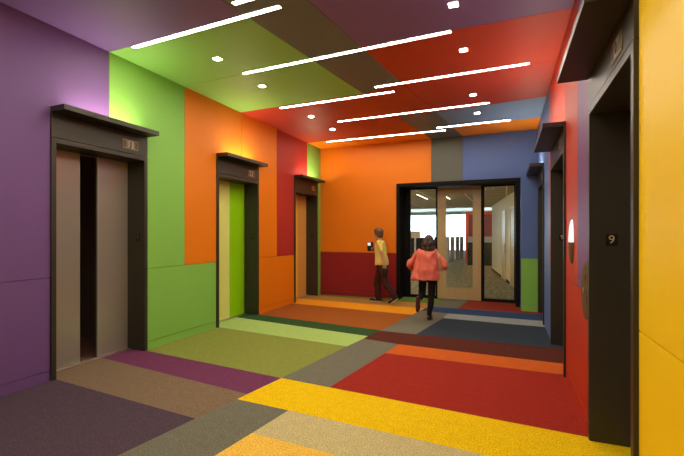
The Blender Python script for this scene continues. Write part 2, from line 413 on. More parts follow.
# ------------------------------------------------------------------ elevators
def elevator(side, i, y0, y1, Z, label, glyph, doors, split=0.5, sign=True, gap=None):
    s = 1 if side == 'left' else -1
    xw = XL if side == 'left' else XR
    hb, hs, ht, ct = Z
    X = lambda a, b: sorted((xw + s * a, xw + s * b))
    ym = (y0 + y1) / 2
    t = thing('elevator', (xw, ym, 0), label, 'elevator', 'elevators along both lobby walls')
    jw, dp, pr_ = 0.05, 0.31, 0.022
    PD = 0.232
    for a, b in ((y0, y0 + jw), (y1 - jw, y1)):
        obj('jamb', B(*X(-dp, pr_), a, b, 0, hs - 0.003, bev=0.002), BRONZE, t)
    obj('lintel', B(*X(-dp, pr_), y0 + jw + 0.001, y1 - jw - 0.001, hb, hs - 0.003, bev=0.002), BRONZE, t)
    obj('header', B(*X(-dp, pr_ - 0.001), y0, y1, hs + 0.003, ht, bev=0.002), BRONZE, t)
    bm = bmesh.new()                        # shallow tray, open on top, that hides the uplight
    box(bm, *X(0.001, PD), y0, y1, ht + 0.001, ht + 0.015)
    box(bm, *X((PD - 0.010), PD), y0, y1, ht + 0.015, ct); box(bm, *X(0.001, 0.011), y0, y1, ht + 0.015, ct)
    box(bm, *X(0.011, (PD - 0.010)), y0, y0 + 0.01, ht + 0.015, ct); box(bm, *X(0.011, (PD - 0.010)), y1 - 0.01, y1, ht + 0.015, ct)
    bmesh.ops.remove_doubles(bm, verts=bm.verts, dist=1e-5)
    obj('canopy', bm, BRONZE, t)
    # uplight on the canopy: a slim trough with a glowing lens
    up = obj('uplight', B(*X(0.120, 0.215), ym - 0.42, ym + 0.42, ht + 0.0155, ct - 0.022), BRONZE, t)
    obj('uplight_lens', B(*X(0.130, 0.205), ym - 0.40, ym + 0.40, ct - 0.0215, ct - 0.016), UP_E, up)
    # doors: two leaves
    d0, d1 = y0 + jw + 0.002, y1 - jw - 0.002
    ys = d0 + (d1 - d0) * split
    obj('door_panel', B(*X(-dp + 0.02, -dp - 0.012), d0, gap[0] if gap else ys - 0.003, 0.008, hb - 0.004, bev=0.002), doors[0], t)
    obj('door_panel', B(*X(-dp + 0.02, -dp - 0.012), gap[1] if gap else ys + 0.003, d1, 0.008, hb - 0.004, bev=0.002), doors[1], t)
    if gap:                                 # the doors stand ajar: dark cab behind them
        bm = bmesh.new(); c0, c1 = -dp - 0.06, -dp - 1.45
        box(bm, *X(c1 - 0.02, c1), y0 - 0.1, y1 + 0.1, -0.05, 2.60)
        box(bm, *X(c1, c0 - 0.04), y0 - 0.1, y0 - 0.08, -0.05, 2.60); box(bm, *X(c1, c0 - 0.04), y1 + 0.08, y1 + 0.1, -0.05, 2.60)
        box(bm, *X(c1, c0 - 0.04), y0 - 0.08, y1 + 0.08, 2.55, 2.60)
        obj('cab_shell', bm, CABWALL, t)
        obj('cab_floor', B(*X(c1 + 0.001, -dp - 0.05), y0 - 0.078, y1 + 0.078, -0.03, 0.0), CABFLOOR, t)
        bm = bmesh.new(); box(bm, *X(c1 + 0.05, c1 + 0.085), y0, y1, 0.86, 0.95)
        box(bm, *X(c1 + 0.001, c1 + 0.05), y0 + 0.2, y0 + 0.23, 0.89, 0.92); box(bm, *X(c1 + 0.001, c1 + 0.05), y1 - 0.23, y1 - 0.2, 0.89, 0.92)
        obj('handrail', bm, BLACK, t)
    bm = bmesh.new()
    box(bm, *X(-dp + 0.022, -dp + 0.075), d0, d1, 0.0, 0.006)
    for k in range(2):
        box(bm, *X(-dp + 0.030 + k * 0.022, -dp + 0.038 + k * 0.022), d0, d1, 0.006, 0.009)
    obj('sill', bm, SILL, t)
    # floor indicator plate on the header with its pale digit window
    yc = y1 - 0.265 if s > 0 else y0 + 0.31
    zc = (hs + ht) / 2 - 0.022
    xf = pr_ - 0.001
    pw = 0.115 if s > 0 else 0.115
    plate = obj('indicator_plate', B(*X(xf, xf + 0.006), yc - pw, yc + pw, zc - 0.058, zc + 0.058, bev=0.0015), BRASS, t)
    obj('digit_window', B(*X(xf + 0.006, xf + 0.009), yc - 0.042, yc + 0.042, zc - 0.047, zc + 0.047), WINDOW, plate)
    for q in (-0.085, 0.085):
        obj('plate_slot', B(*X(xf + 0.006, xf + 0.007), yc + q - 0.020, yc + q + 0.020, zc - 0.044, zc + 0.044), DARKBR, plate)
    M = Matrix.Translation((xw + s * (xf + 0.0095), yc, zc)) @ Matrix(((0, 0, s, 0), (s, 0, 0, 0), (0, 1, 0, 0), (0, 0, 0, 1)))
    obj('digit', text_bm(glyph, 0.092, M, 0.0015, 0.003), DARKTXT, plate)
    # floor number plate on the far jamb reveal, facing the lobby entrance side
    if sign:
        yj = y1 - jw
        xc = xw - s * (0.10 if s > 0 else 0.121)
        sg = obj('floor_sign', B(xc - 0.037, xc + 0.037, yj - 0.004, yj, 1.475, 1.565, bev=0.001), SIGNBLK, t)
        M = Matrix.Translation((xc, yj - 0.0045, 1.522)) @ Matrix(((1, 0, 0, 0), (0, 0, -1, 0), (0, 1, 0, 0), (0, 0, 0, 1)))
        obj('numeral', text_bm('9', 0.085, M, 0.001), SIGNTXT if s < 0 else P['grey'], sg)
    return t

CABWALL = paint('cab_panel', (0.16, 0.10, 0.075), 0.5)
CABFLOOR = paint('cab_floor_brown', (0.16, 0.075, 0.045), 0.7)
LIME = paint('pale_lime_door', (0.72, 0.74, 0.20), 0.3)
LEAF = paint('leaf_green_door', (0.29, 0.62, 0.004), 0.3)
SUN = paint('sunny_yellow_door', (0.88, 0.56, 0.07), 0.3)
AMB = paint('amber_door', (0.74, 0.35, 0.07), 0.3)
elevator('left', 0, *EL_L[0], ZL, 'nearest left-wall elevator, its brushed steel doors ajar, between purple and green panels', 'J', (STEEL, STEEL), gap=(3.240, 3.462))
elevator('left', 1, *EL_L[1], ZL, 'left-wall elevator with pale lime and leaf green doors, orange wall above', '0', (LIME, LEAF), 0.60)
elevator('left', 2, *EL_L[2], ZL, 'farthest left-wall elevator with yellow and amber doors by the orange end wall', 'I', (SUN, AMB), 0.60)
elevator('right', 0, *EL_R[0], ZR, 'nearest right-wall elevator portal beside the yellow wall, 9 on its jamb', '0', (STEEL, STEEL))
elevator('right', 1, *EL_R[1], ZR, 'middle right-wall elevator portal between red panels and blue-grey panels', '0', (STEEL, STEEL))
elevator('right', 2, *EL_R[2], ZR, 'farthest right-wall elevator portal next to the blue and green end wall', '0', (STEEL, STEEL))

# hall lantern and call plate on the right wall
t = thing('hall_lantern', (XR, 4.50, 1.49), 'upright oval lantern, lit white upper half and bronze lower half, on red wall', 'lantern')
obj('lantern_glass', ellipse_bm(XR, 4.50, 1.49, 0.105, 0.222, 0.030, -1, -0.02, 1.0), emit('lantern_glow', (0.85, 0.93, 1.0), 0.42), t, smooth=True)
obj('lantern_body', ellipse_bm(XR, 4.50, 1.49, 0.105, 0.222, 0.031, -1, -1.0, -0.02), PLATE, t, smooth=True)
t = thing('call_plate', (XR, 3.755, 1.095), 'oval bronze elevator call plate with round button beside the nearest portal', 'call plate')
obj('plate', ellipse_bm(XR, 3.775, 1.095, 0.195, 0.232, 0.012, -1), PLATE, t, smooth=True)
bm = bmesh.new()
bmesh.ops.create_cone(bm, cap_ends=True, segments=20, radius1=0.024, radius2=0.021, depth=0.008,
                      matrix=Matrix.Translation((XR - 0.0145, 3.80, 1.10)) @ Matrix.Rotation(math.pi / 2, 4, 'Y'))
obj('call_button', bm, SILL, t)
for k in range(6):
    obj('engraving', B(XR - 0.0135, XR - 0.008, 3.685, 3.725, 0.985 + k * 0.024, 0.985 + k * 0.024 + 0.013), DARKTXT, t)
M = Matrix.Translation((XR - 0.0135, 3.72, 1.205)) @ Matrix(((0, 0, -1, 0), (-1, 0, 0, 0), (0, 1, 0, 0), (0, 0, 0, 1)))
obj('engraving', text_bm('?', 0.085, M, 0.002), DARKTXT, t)

# ------------------------------------------------------------------ ceiling lamps
def slot(x0, ya, x1, yb, label):
    t = thing('ceiling_light', ((x0 + x1) / 2, (ya + yb) / 2, H), label, 'ceiling light', 'linear slot lights')
    a, b = Vector((x0, ya)), Vector((x1, yb)); d = (b - a).normalized(); n = Vector((-d.y, d.x)); ln = (b - a).length
    def bar(bm, s0, s1, o0, o1, z0, z1):
        prism(bm, [tuple(a + d * s + n * o) for s, o in ((s0, o0), (s1, o0), (s1, o1), (s0, o1))], z0, z1)
    w, r = 0.026, 0.0295
    bm = bmesh.new()
    bar(bm, -0.004, ln + 0.004, -r, -w, H - 0.008, H - 0.001); bar(bm, -0.004, ln + 0.004, w, r, H - 0.008, H - 0.001)
    bar(bm, -0.004, 0, -w, w, H - 0.008, H - 0.001); bar(bm, ln, ln + 0.004, -w, w, H - 0.008, H - 0.001)
    obj('trim', bm, P['grey'], t)
    for s0, s1 in ((0.001, ln / 2 - 0.004), (ln / 2 + 0.004, ln - 0.001)):
        bm = bmesh.new(); bar(bm, s0, s1, -w + 0.001, w - 0.001, H - 0.006, H - 0.001)
        obj('diffuser', bm, SLOT_E, t)

slot(-4.125, 3.428, -2.052, 3.360, 'linear slot light along the edge of the purple and green ceiling panels')
slot(-2.442, 3.147, -0.340, 3.080, 'linear slot light at the top edge of the photo over the grey ceiling band')
slot(-3.370, 4.566, -0.566, 4.490, 'long linear slot light crossing green, grey and purple ceiling edges')
slot(-3.690, 6.062, -1.628, 6.036, 'linear slot light along the edge of the green and red ceiling panels')
slot(-1.842, 5.750, 0.272, 5.722, 'linear slot light lying wholly across the bright red ceiling at right')
slot(-3.080, 7.230, -0.271, 7.170, 'long linear slot light on the red ceiling just before the blue panel')
slot(-4.000, 8.690, -1.204, 8.690, 'long linear slot light over the orange end of the ceiling at left')
slot(-1.348, 8.425, 0.067, 8.409, 'short linear slot light between blue and orange ceiling panels')
slot(-3.370, 1.900, -0.566, 1.830, 'long linear slot light overhead, just outside the photo')
slot(-4.125, 0.760, -2.052, 0.700, 'linear slot light over the left side behind the camera')
slot(-1.840, 0.480, 0.275, 0.450, 'linear slot light over the right side behind the camera')
slot(-3.370, -0.860, -0.566, -0.900, 'long linear slot light at the far end behind the camera')

def downlight(x, y, label):
    t = thing('downlight', (x, y, H), label, 'downlight', 'small square downlights')
    bm = bmesh.new(); a, b = 0.039, 0.052
    box(bm, x - b, x + b, y - b, y - a, H - 0.006, H - 0.001); box(bm, x - b, x + b, y + a, y + b, H - 0.006, H - 0.001)
    box(bm, x - b, x - a, y - a, y + a, H - 0.006, H - 0.001); box(bm, x + a, x + b, y - a, y + a, H - 0.006, H - 0.001)
    obj('trim', bm, WHITE_TRIM, t)
    obj('lens', B(x - a, x + a, y - a, y + a, H - 0.005, H - 0.001), DOWN_E, t)
downlight(-3.40, 4.06, 'small square downlight in the green ceiling, nearer of the two on green')
downlight(-3.40, 5.06, 'small square downlight in the green ceiling, farther of the two on green')
downlight(-3.42, 6.72, 'small square downlight in the left red ceiling, nearer of that pair')
downlight(-3.42, 7.72, 'small square downlight in the left red ceiling, farther of that pair')
downlight(-0.478, 3.98, 'small square downlight in the purple ceiling at the top of the photo')
downlight(-0.482, 5.01, 'small square downlight in the bright red ceiling before the red seam')
downlight(-0.495, 6.67, 'small square downlight in the red ceiling close to the blue panel')
downlight(-0.500, 7.70, 'small square downlight in the blue ceiling panel')
downlight(-3.40, 2.40, 'small square downlight in the left purple ceiling, out of the photo')
downlight(-0.48, 2.40, 'small square downlight in the right purple ceiling, out of the photo')
downlight(-3.40, 1.40, 'small square downlight in the left ceiling behind the camera')
downlight(-0.48, 1.40, 'small square downlight in the right ceiling behind the camera')

# ------------------------------------------------------------------ glazed entrance
YG = 9.87
d = thing('door_1', ((DX0 + DX1) / 2, YG, 0), 'black framed glazed entrance with a maple door and two sidelights', 'door', kind='structure')
bm = bmesh.new()
y0, y1 = YB - 0.02, YB + 0.56
box(bm, DX0, DX0 + 0.075, y0, y1, 0, DZ); box(bm, DX1 - 0.075, DX1, y0, y1, 0, DZ)
box(bm, DX0 + 0.075, DX1 - 0.075, y0, y1, 2.715, DZ)
obj('portal_frame', bm, BLACK, d)
bm = bmesh.new()
for a, b in ((DX0 + 0.076, -2.228), (-1.598, -1.560), (-0.553, -0.482), (0.160, DX1 - 0.076)):
    box(bm, a, b, YG - 0.03, YG + 0.05, 0, 2.714)
for a, b in ((-2.227, -1.599), (-0.481, 0.159)):
    box(bm, a, b, YG - 0.03, YG + 0.05, 0, 0.07); box(bm, a, b, YG - 0.03, YG + 0.05, 2.680, 2.714)
obj('mullions', bm, BLACK, d)
for a, b in ((-2.226, -1.600), (-0.480, 0.158)):
    obj('sidelight_pane', B(a, b, YG + 0.005, YG + 0.013, 0.071, 2.679), GLASS, d)
bm = bmesh.new()
xa, xb, xc_, xd = -1.557, -1.362, -0.728, -0.556
box(bm, xa, xc_ * 0 + xb, YG - 0.02, YG + 0.025, 0.008, 2.70); box(bm, xc_, xd, YG - 0.02, YG + 0.025, 0.008, 2.70)
box(bm, xb, xc_, YG - 0.02, YG + 0.025, 0.008, 0.285); box(bm, xb, xc_, YG - 0.02, YG + 0.025, 2.55, 2.70)
leaf = obj('door_leaf', bm, MAPLE, d)
obj('glass_pane', B(xb + 0.001, xc_ - 0.001, YG, YG + 0.008, 0.286, 2.549), GLASS, leaf)
bm = bmesh.new()
for a, b, c, e_ in ((xb, xb + 0.012, 0.285, 2.55), (xc_ - 0.012, xc_, 0.285, 2.55), (xb, xc_, 0.285, 0.300), (xb, xc_, 2.535, 2.55)):
    box(bm, a, b, YG - 0.026, YG - 0.0205, c, e_)
obj('glazing_bead', bm, MAPLE, leaf)

# ------------------------------------------------------------------ office beyond the glass
HC = 2.83
oc = carpet('office_carpet', (0.27, 0.235, 0.145), 0.6, 9)
bm = bmesh.new(); box(bm, -9.0, 3.0, 10.0, 34.0, -0.02, 0.0)
tag(obj('floor', bm, oc), 'grey-green carpet of the office beyond the glass', 'floor', kind='structure')
# dropped tile ceiling with T-bar grid
m, n_, l_, b_ = new_mat('ceiling_tile')
b_.inputs['Roughness'].default_value = 0.9
tc = n_.new('ShaderNodeTexCoord'); br = n_.new('ShaderNodeTexBrick')
br.offset = 0; br.inputs['Color1'].default_value = (0.40, 0.32, 0.185, 1); br.inputs['Color2'].default_value = (0.46, 0.37, 0.215, 1)
br.inputs['Mortar'].default_value = (0.95, 0.90, 0.76, 1); br.inputs['Scale'].default_value = 1.0
br.inputs['Mortar Size'].default_value = 0.022; br.inputs['Brick Width'].default_value = 1.2; br.inputs['Row Height'].default_value = 0.6
l_.new(tc.outputs['Object'], br.inputs['Vector']); l_.new(br.outputs[0], b_.inputs['Base Color'])
bm = bmesh.new(); box(bm, -9.0, 3.0, 9.96, 19.6, HC, HC + 0.1)
tag(obj('ceiling', bm, m), 'tiled office ceiling seen through the glass', 'ceiling', kind='structure')
bm = bmesh.new(); box(bm, -9.0, 3.0, 19.6, 34.0, 3.45, 3.55); box(bm, -9, 3, 19.55, 19.6, HC, 3.55)
tag(obj('ceiling', bm, P['white']), 'high white ceiling near the office windows', 'ceiling', kind='structure')
# right-hand white wall of the office, slanting, with two maple doors
p0, p1 = Vector((0.56, 9.97)), Vector((-0.597, 18.75))
dr = (p1 - p0).normalized(); nr = Vector((-dr.y, dr.x))     # nr points to -x
wallm = paint('office_cream', (0.66, 0.57, 0.38), 0.6)
def along(bm, s0, s1, o0, o1, z0, z1):
    q = [p0 + dr * s0 + nr * o0, p0 + dr * s1 + nr * o0, p0 + dr * s1 + nr * o1, p0 + dr * s0 + nr * o1]
    prism(bm, [(v.x, v.y) for v in q], z0, z1)
bm = bmesh.new(); along(bm, 0, 8.86, -0.12, 0, 0, HC)
tag(obj('wall_office_right', bm, wallm), 'cream side wall of the office', 'wall', kind='structure')
bm = bmesh.new(); along(bm, 0, 8.86, 0.001, 0.012, 0, 0.09)
tag(obj('baseboard_office', bm, BLACK), 'dark skirting of the office side wall', 'baseboard', kind='structure')
for k, (s0, nm) in enumerate(((4.40, 'farther'), (2.35, 'nearer'))):
    o = thing('door_%d' % (k + 2), (*(p0 + dr * s0), 0), nm + ' maple door in the cream office side wall', 'door', kind='structure')
    bm = bmesh.new(); along(bm, s0, s0 + 0.06, 0.0005, 0.03, 0, 2.35); along(bm, s0 + 0.96, s0 + 1.02, 0.0005, 0.03, 0, 2.35); along(bm, s0, s0 + 1.02, 0.0005, 0.03, 2.35, 2.41)
    obj('door_frame', bm, paint('pale_frame', (0.75, 0.62, 0.36), 0.3), o)
    bm = bmesh.new(); along(bm, s0 + 0.062, s0 + 0.958, 0.001, 0.016, 0.01, 2.345)
    lf = obj('door_leaf', bm, MAPLE, o)
    bm = bmesh.new(); along(bm, s0 + 0.10, s0 + 0.13, 0.017, 0.06, 0.95, 1.25)
    obj('handle', bm, SILL, lf)
# enclosing walls of the office
bm = bmesh.new(); box(bm, -9.1, -9.0, 9.96, 34, 0, 3.5)
tag(obj('wall_office_left', bm, P['white']), 'far left wall of the office', 'wall', kind='structure')
bm = bmesh.new(); box(bm, 3.0, 3.1, 9.96, 34, 0, 3.5)
tag(obj('wall_office_far_right', bm, P['white']), 'outer right wall of the office', 'wall', kind='structure')
bm = bmesh.new(); box(bm, -9.1, XL - 0.5, 9.88, 9.96, 0, 3.0); box(bm, XR + 0.45, 3.1, 9.88, 9.96, 0, 3.0); box(bm, -9.1, 3.1, 9.94, 9.96, HC, 4.0)
box(bm, XL - 0.55, DX0 - 0.003, 9.94, 9.96, 0, HC); box(bm, DX1 + 0.003, XR + 0.5, 9.94, 9.96, 0, HC)
tag(obj('wall_office_front', bm, P['white']), 'office side of the lobby end wall', 'wall', kind='structure')
# window wall: sill, piers, head with wide panes between
bm = bmesh.new()
box(bm, -9.1, 3.1, 33.8, 34.0, 0, 0.30); box(bm, -9.1, 3.1, 33.8, 34.0, 3.2, 3.55)
tag(obj('wall_office_window', bm, P['white']), 'sill and head of the bright office window wall', 'wall', kind='structure')
for k in range(4):
    a = -9.0 + k * 3.0
    w = thing('window_%d' % (k + 1), (a + 1.5, 33.9, 0.30), 'tall bright office window, bay %d from the left' % (k + 1), 'window', kind='structure')
    bm = bmesh.new()
    for u0, u1 in ((a, a + 0.05), (a + 2.95, a + 3.0), (a + 1.48, a + 1.52)): box(bm, u0, u1, 33.85, 33.95, 0.30, 3.2)
    box(bm, a + 0.05, a + 2.95, 33.85, 33.95, 1.02, 1.07)
    obj('window_frame', bm, WHITE_TRIM, w)
    obj('pane', B(a + 0.05, a + 2.95, 33.90, 33.905, 0.30, 3.2), GLASS, w)
# red portal wall and maroon wall behind it
redp = paint('portal_red', (0.88, 0.10, 0.035)); mar = paint('maroon_paint', (0.34, 0.05, 0.06))
o = thing('red_partition', (-1.2, 23.0, 0), 'maroon partition wall with an orange-red outlined frame beyond the glass door', 'partition')
bm = bmesh.new(); box(bm, -2.10, -1.94, 22.9, 23.3, 0, 2.82); box(bm, -1.94, 0.2, 22.9, 23.3, 2.66, 2.82)
obj('outline_frame', bm, redp, o)
obj('partition_panel', B(-1.939, 0.2, 23.0, 23.2, 0, 2.659), mar, o)
# cubicle partitions
fab = paint('partition_grey', (0.46, 0.44, 0.39), 0.8); dgr = paint('partition_green', (0.022, 0.035, 0.020), 0.8)
cap = paint('partition_cap', (0.55, 0.53, 0.48), 0.4); blk = paint('partition_charcoal', (0.035, 0.036, 0.04), 0.8)
def partition(x0, x1, y0, y1, z, mm, label):
    o = thing('cubicle_partition', ((x0 + x1) / 2, (y0 + y1) / 2, 0), label, 'cubicle partition', 'office cubicle partitions')
    obj('fabric_panel', B(x0, x1, y0, y1, 0.0, z - 0.03), mm, o)
    obj('cap', B(x0 - 0.01, x1 + 0.01, y0 - 0.01, y1 + 0.01, z - 0.03, z), cap, o)
partition(-3.045, -2.835, 21.9, 22.0, 1.45, fab, 'grey cubicle end panel nearest the glass door, leftmost of the row')
partition(-2.985, -2.76, 23.5, 23.6, 1.45, fab, 'grey cubicle end panel, second of the row behind the glass door')
partition(-2.905, -2.68, 25.3, 25.4, 1.45, fab, 'grey cubicle end panel, third of the row behind the glass door')
partition(-2.835, -2.60, 27.0, 27.1, 1.45, fab, 'grey cubicle end panel, farthest of the row behind the glass door')
partition(-3.75, -3.06, 22.5, 22.55, 1.44, blk, 'long charcoal cubicle wall joining the leftmost end panel')
partition(-7.8, -3.85, 21.0, 21.1, 1.42, blk, 'wide charcoal cubicle wall seen through the left sidelight')
partition(-1.86, -0.3, 21.3, 21.4, 1.20, dgr, 'dark green cubicle wall in front of the maroon partition')
o = thing('display_board', (-1.05, 21.35, 1.20), 'pale screen standing on top of the dark green cubicle wall', 'screen')
obj('board', B(-1.83, -1.50, 21.335, 21.365, 1.201, 1.46, bev=0.004), fab, o)
obj('board', B(-1.30, -0.68, 21.335, 21.365, 1.201, 1.46, bev=0.004), cap, o)
o = thing('notice_box', (-3.32, 16.0, 0), 'beige box sign on a post behind the woman in the coral jacket', 'sign')
obj('sign_box', B(-3.62, -3.22, 15.95, 16.05, 1.42, 1.70, bev=0.01), paint('beige_board', (0.50, 0.42, 0.28)), o)
obj('post', B(-3.45, -3.39, 15.97, 16.03, 0, 1.42), fab, o)
# office lamps: slim strips down the office, plus unseen ones added to brighten it
for k, (x, y, lab) in enumerate(((-2.60, 13.3, 'left'), (-1.86, 13.6, 'middle'), (-0.85, 12.2, 'right'), (-5.6, 14.5, 'added unseen far left'), (-3.2, 20.9, 'added unseen rear left'), (-1.2, 20.9, 'added unseen rear right'), (-5.6, 11.8, 'added hidden left'), (-7.6, 13.0, 'added unseen outer left'))):
    zc = HC if y < 19 else 3.45           # the ceiling is higher near the windows
    o = thing('office_light', (x, y, zc), lab + ' slim strip light in the office ceiling beyond the glass', 'ceiling light', 'office strip lights')
    obj('strip_trim', B(x - 0.022, x + 0.022, y - 0.92, y + 0.92, zc - 0.006, zc - 0.001), WHITE_TRIM, o)
    obj('strip_lens', B(x - 0.016, x + 0.016, y - 0.90, y + 0.90, zc - 0.012, zc - 0.0065), OFF_FILL if x < -5 else OFF_DIM if y < 17 else OFF_FILL_MID, o)

# ------------------------------------------------------------------ people
from mathutils import noise as mnoise
def ball(bm, c, r, sub=2):
    r = r if isinstance(r, (tuple, list, Vector)) else (r, r, r)
    q = bmesh.ops.create_icosphere(bm, subdivisions=sub, radius=1.0)
    for v in q['verts']:
        v.co = Vector((c[0] + v.co.x * r[0], c[1] + v.co.y * r[1], c[2] + v.co.z * r[2]))

def limb(bm, pts, rad, n=14):
    for p, r in zip(pts, rad): ball(bm, p, r)
    for i in range(len(pts) - 1):
        a, b = Vector(pts[i]), Vector(pts[i + 1]); d = b - a
        if d.length < 1e-5: continue
        M = Matrix.Translation((a + b) / 2) @ d.to_track_quat('Z', 'Y').to_matrix().to_4x4()
        bmesh.ops.create_cone(bm, cap_ends=True, segments=n, radius1=rad[i], radius2=rad[i + 1], depth=d.length, matrix=M)

def loft(bm, rings, n=24):
    """rings: (centre, half width, half depth, twist)"""
    rr = []
    for c, w, d, tw in rings:
        row = []
        for k in range(n):
            a = 2 * math.pi * k / n
            x = math.copysign(abs(math.cos(a)) ** 0.85, math.cos(a)) * w; y = math.copysign(abs(math.sin(a)) ** 0.85, math.sin(a)) * d
            row.append(bm.verts.new((c[0] + x * math.cos(tw) - y * math.sin(tw), c[1] + x * math.sin(tw) + y * math.cos(tw), c[2])))
        rr.append(row)
    for i in range(len(rr) - 1):
        for k in range(n):
            bm.faces.new((rr[i][k], rr[i][(k + 1) % n], rr[i + 1][(k + 1) % n], rr[i + 1][k]))
    bm.faces.new(rr[0]); bm.faces.new(rr[-1])

def fuse(bm, voxel, smooth=4, wrinkle=0.0, wscale=(14, 14, 9), seed=0):
    """melt overlapping pieces into one continuous surface"""
    bmesh.ops.recalc_face_normals(bm, faces=bm.faces)
    me = bpy.data.meshes.new('t'); bm.to_mesh(me); bm.free()
    o = bpy.data.objects.new('t', me); COL.objects.link(o)
    r = o.modifiers.new('r', 'REMESH'); r.mode = 'VOXEL'; r.voxel_size = voxel
    s = o.modifiers.new('s', 'SMOOTH'); s.iterations = smooth; s.factor = 0.5
    dg = bpy.context.evaluated_depsgraph_get()
    m2 = bpy.data.meshes.new_from_object(o.evaluated_get(dg))
    out = bmesh.new(); out.from_mesh(m2)
    bpy.data.objects.remove(o); bpy.data.meshes.remove(me); bpy.data.meshes.remove(m2)
    if wrinkle:
        out.normal_update()
        for v in out.verts:
            q = Vector((v.co.x * wscale[0] + seed, v.co.y * wscale[1], v.co.z * wscale[2]))
            v.co += v.normal * wrinkle * mnoise.noise(q)
    return out

def hand(bm, wrist, fwd, up, side, curl=0.6):
    """fwd: wrist to knuckles, up: back of the hand, side: towards the thumb"""
    w, f, u, s = Vector(wrist), Vector(fwd).normalized(), Vector(up).normalized(), Vector(side).normalized()
    for k in range(4):
        o = s * (0.027 - 0.018 * k)
        limb(bm, [w + o * 0.7 + f * 0.005, w + o + f * 0.078], [0.014, 0.0115], 10)
        ln = (0.040, 0.045, 0.042, 0.033)[k]
        p = w + o + f * 0.080; a = 0.25
        pts = [p]
        for j, q in enumerate((1.0, 0.65, 0.5)):
            a += curl * (0.7, 0.9, 0.6)[j]
            p = p + (f * math.cos(a) - u * math.sin(a)) * ln * q; pts.append(p)
        limb(bm, pts, [0.0098, 0.0092, 0.0085, 0.0075], 9)
    t0 = w + s * 0.022 + f * 0.02
    t1 = t0 + (s * 0.75 + f * 0.6 - u * 0.25).normalized() * 0.038
    t2 = t1 + (s * 0.25 + f * 0.85 - u * 0.45).normalized() * 0.030
    t3 = t2 + (f * 0.85 - u * 0.55 - s * 0.1).normalized() * 0.024
    limb(bm, [t0, t1, t2, t3], [0.0145, 0.0115, 0.0100, 0.0085], 9)

def head(bm, c, M3, k=1.0):
    """M3: rotation of the head; local +y is the face"""
    q = bmesh.new()
    ball(q, (0, -0.012, 0.022), (0.074, 0.094, 0.093), 3)
    ball(q, (0, 0.018, -0.030), (0.060, 0.070, 0.085), 3)
    ball(q, (0, 0.052, -0.085), (0.032, 0.034, 0.026), 2)
    limb(q, [(0, 0.080, 0.012), (0, 0.103, -0.026)], [0.011, 0.0135], 10)
    for s in (-1, 1):
        ball(q, (s * 0.011, 0.093, -0.031), (0.009, 0.011, 0.008))
        ball(q, (s * 0.030, 0.072, 0.026), (0.024, 0.014, 0.008))
        ball(q, (s * 0.076, -0.006, -0.008), (0.010, 0.020, 0.031))
        ball(q, (s * 0.040, 0.055, -0.028), (0.022, 0.022, 0.020))
    ball(q, (0, 0.084, -0.056), (0.023, 0.010, 0.0055)); ball(q, (0, 0.082, -0.066), (0.020, 0.010, 0.0065))
    bmesh.ops.transform(q, matrix=Matrix.Translation(c) @ M3.to_4x4() @ Matrix.Scale(k, 4), verts=q.verts)
    me = bpy.data.meshes.new('t'); q.to_mesh(me); q.free(); bm.from_mesh(me); bpy.data.meshes.remove(me)

def eyes(parent, c, M3, k, to_world):
    white = paint('eye_white', (0.75, 0.72, 0.68), 0.25); iris = paint('eye_dark', (0.04, 0.025, 0.015), 0.2)
    for s in (-1, 1):
        q = bmesh.new()
        bmesh.ops.create_uvsphere(q, u_segments=16, v_segments=10, radius=0.0115)
        for f in q.faces:
            if f.calc_center_median().y > 0.0085: f.material_index = 1
        bmesh.ops.transform(q, matrix=to_world @ Matrix.Translation(c) @ M3.to_4x4() @ Matrix.Scale(k, 4) @ Matrix.Translation((s * 0.030, 0.0685, 0.008)), verts=q.verts)
        obj('eye', q, [white, iris], parent, smooth=True)

def cloth(name, c, rough=0.85, contrast=0.18):
    m, n, l, b = new_mat(name)
    b.inputs['Roughness'].default_value = rough; b.inputs['Specular IOR Level'].default_value = 0.15
    tc = n.new('ShaderNodeTexCoord'); nz = n.new('ShaderNodeTexNoise'); nz.inputs['Scale'].default_value = 160
    mx = n.new('ShaderNodeMix'); mx.data_type = 'RGBA'
    mx.inputs[6].default_value = (*[x * (1 - contrast) for x in c], 1); mx.inputs[7].default_value = (*[min(1, x * (1 + contrast)) for x in c], 1)
    bp = n.new('ShaderNodeBump'); bp.inputs['Strength'].default_value = 0.15
    l.new(tc.outputs['Object'], nz.inputs['Vector']); l.new(nz.outputs['Fac'], mx.inputs[0]); l.new(mx.outputs[2], b.inputs['Base Color'])
    l.new(nz.outputs['Fac'], bp.inputs['Height']); l.new(bp.outputs[0], b.inputs['Normal'])
    return m
def hairmat(name, c):
    m, n, l, b = new_mat(name)
    b.inputs['Roughness'].default_value = 0.5
    tc = n.new('ShaderNodeTexCoord'); mp = n.new('ShaderNodeMapping'); mp.inputs['Scale'].default_value = (160, 160, 14)
    nz = n.new('ShaderNodeTexNoise'); nz.inputs['Scale'].default_value = 1
    mx = n.new('ShaderNodeMix'); mx.data_type = 'RGBA'
    mx.inputs[6].default_value = (*[x * 0.45 for x in c], 1); mx.inputs[7].default_value = (*[x * 1.5 for x in c], 1)
    bp = n.new('ShaderNodeBump'); bp.inputs['Strength'].default_value = 0.5
    l.new(tc.outputs['Object'], mp.inputs[0]); l.new(mp.outputs[0], nz.inputs['Vector']); l.new(nz.outputs['Fac'], mx.inputs[0])
    l.new(mx.outputs[2], b.inputs['Base Color']); l.new(nz.outputs['Fac'], bp.inputs['Height']); l.new(bp.outputs[0], b.inputs['Normal'])
    return m
SKIN = paint('skin', (0.52, 0.27, 0.16), 0.5)

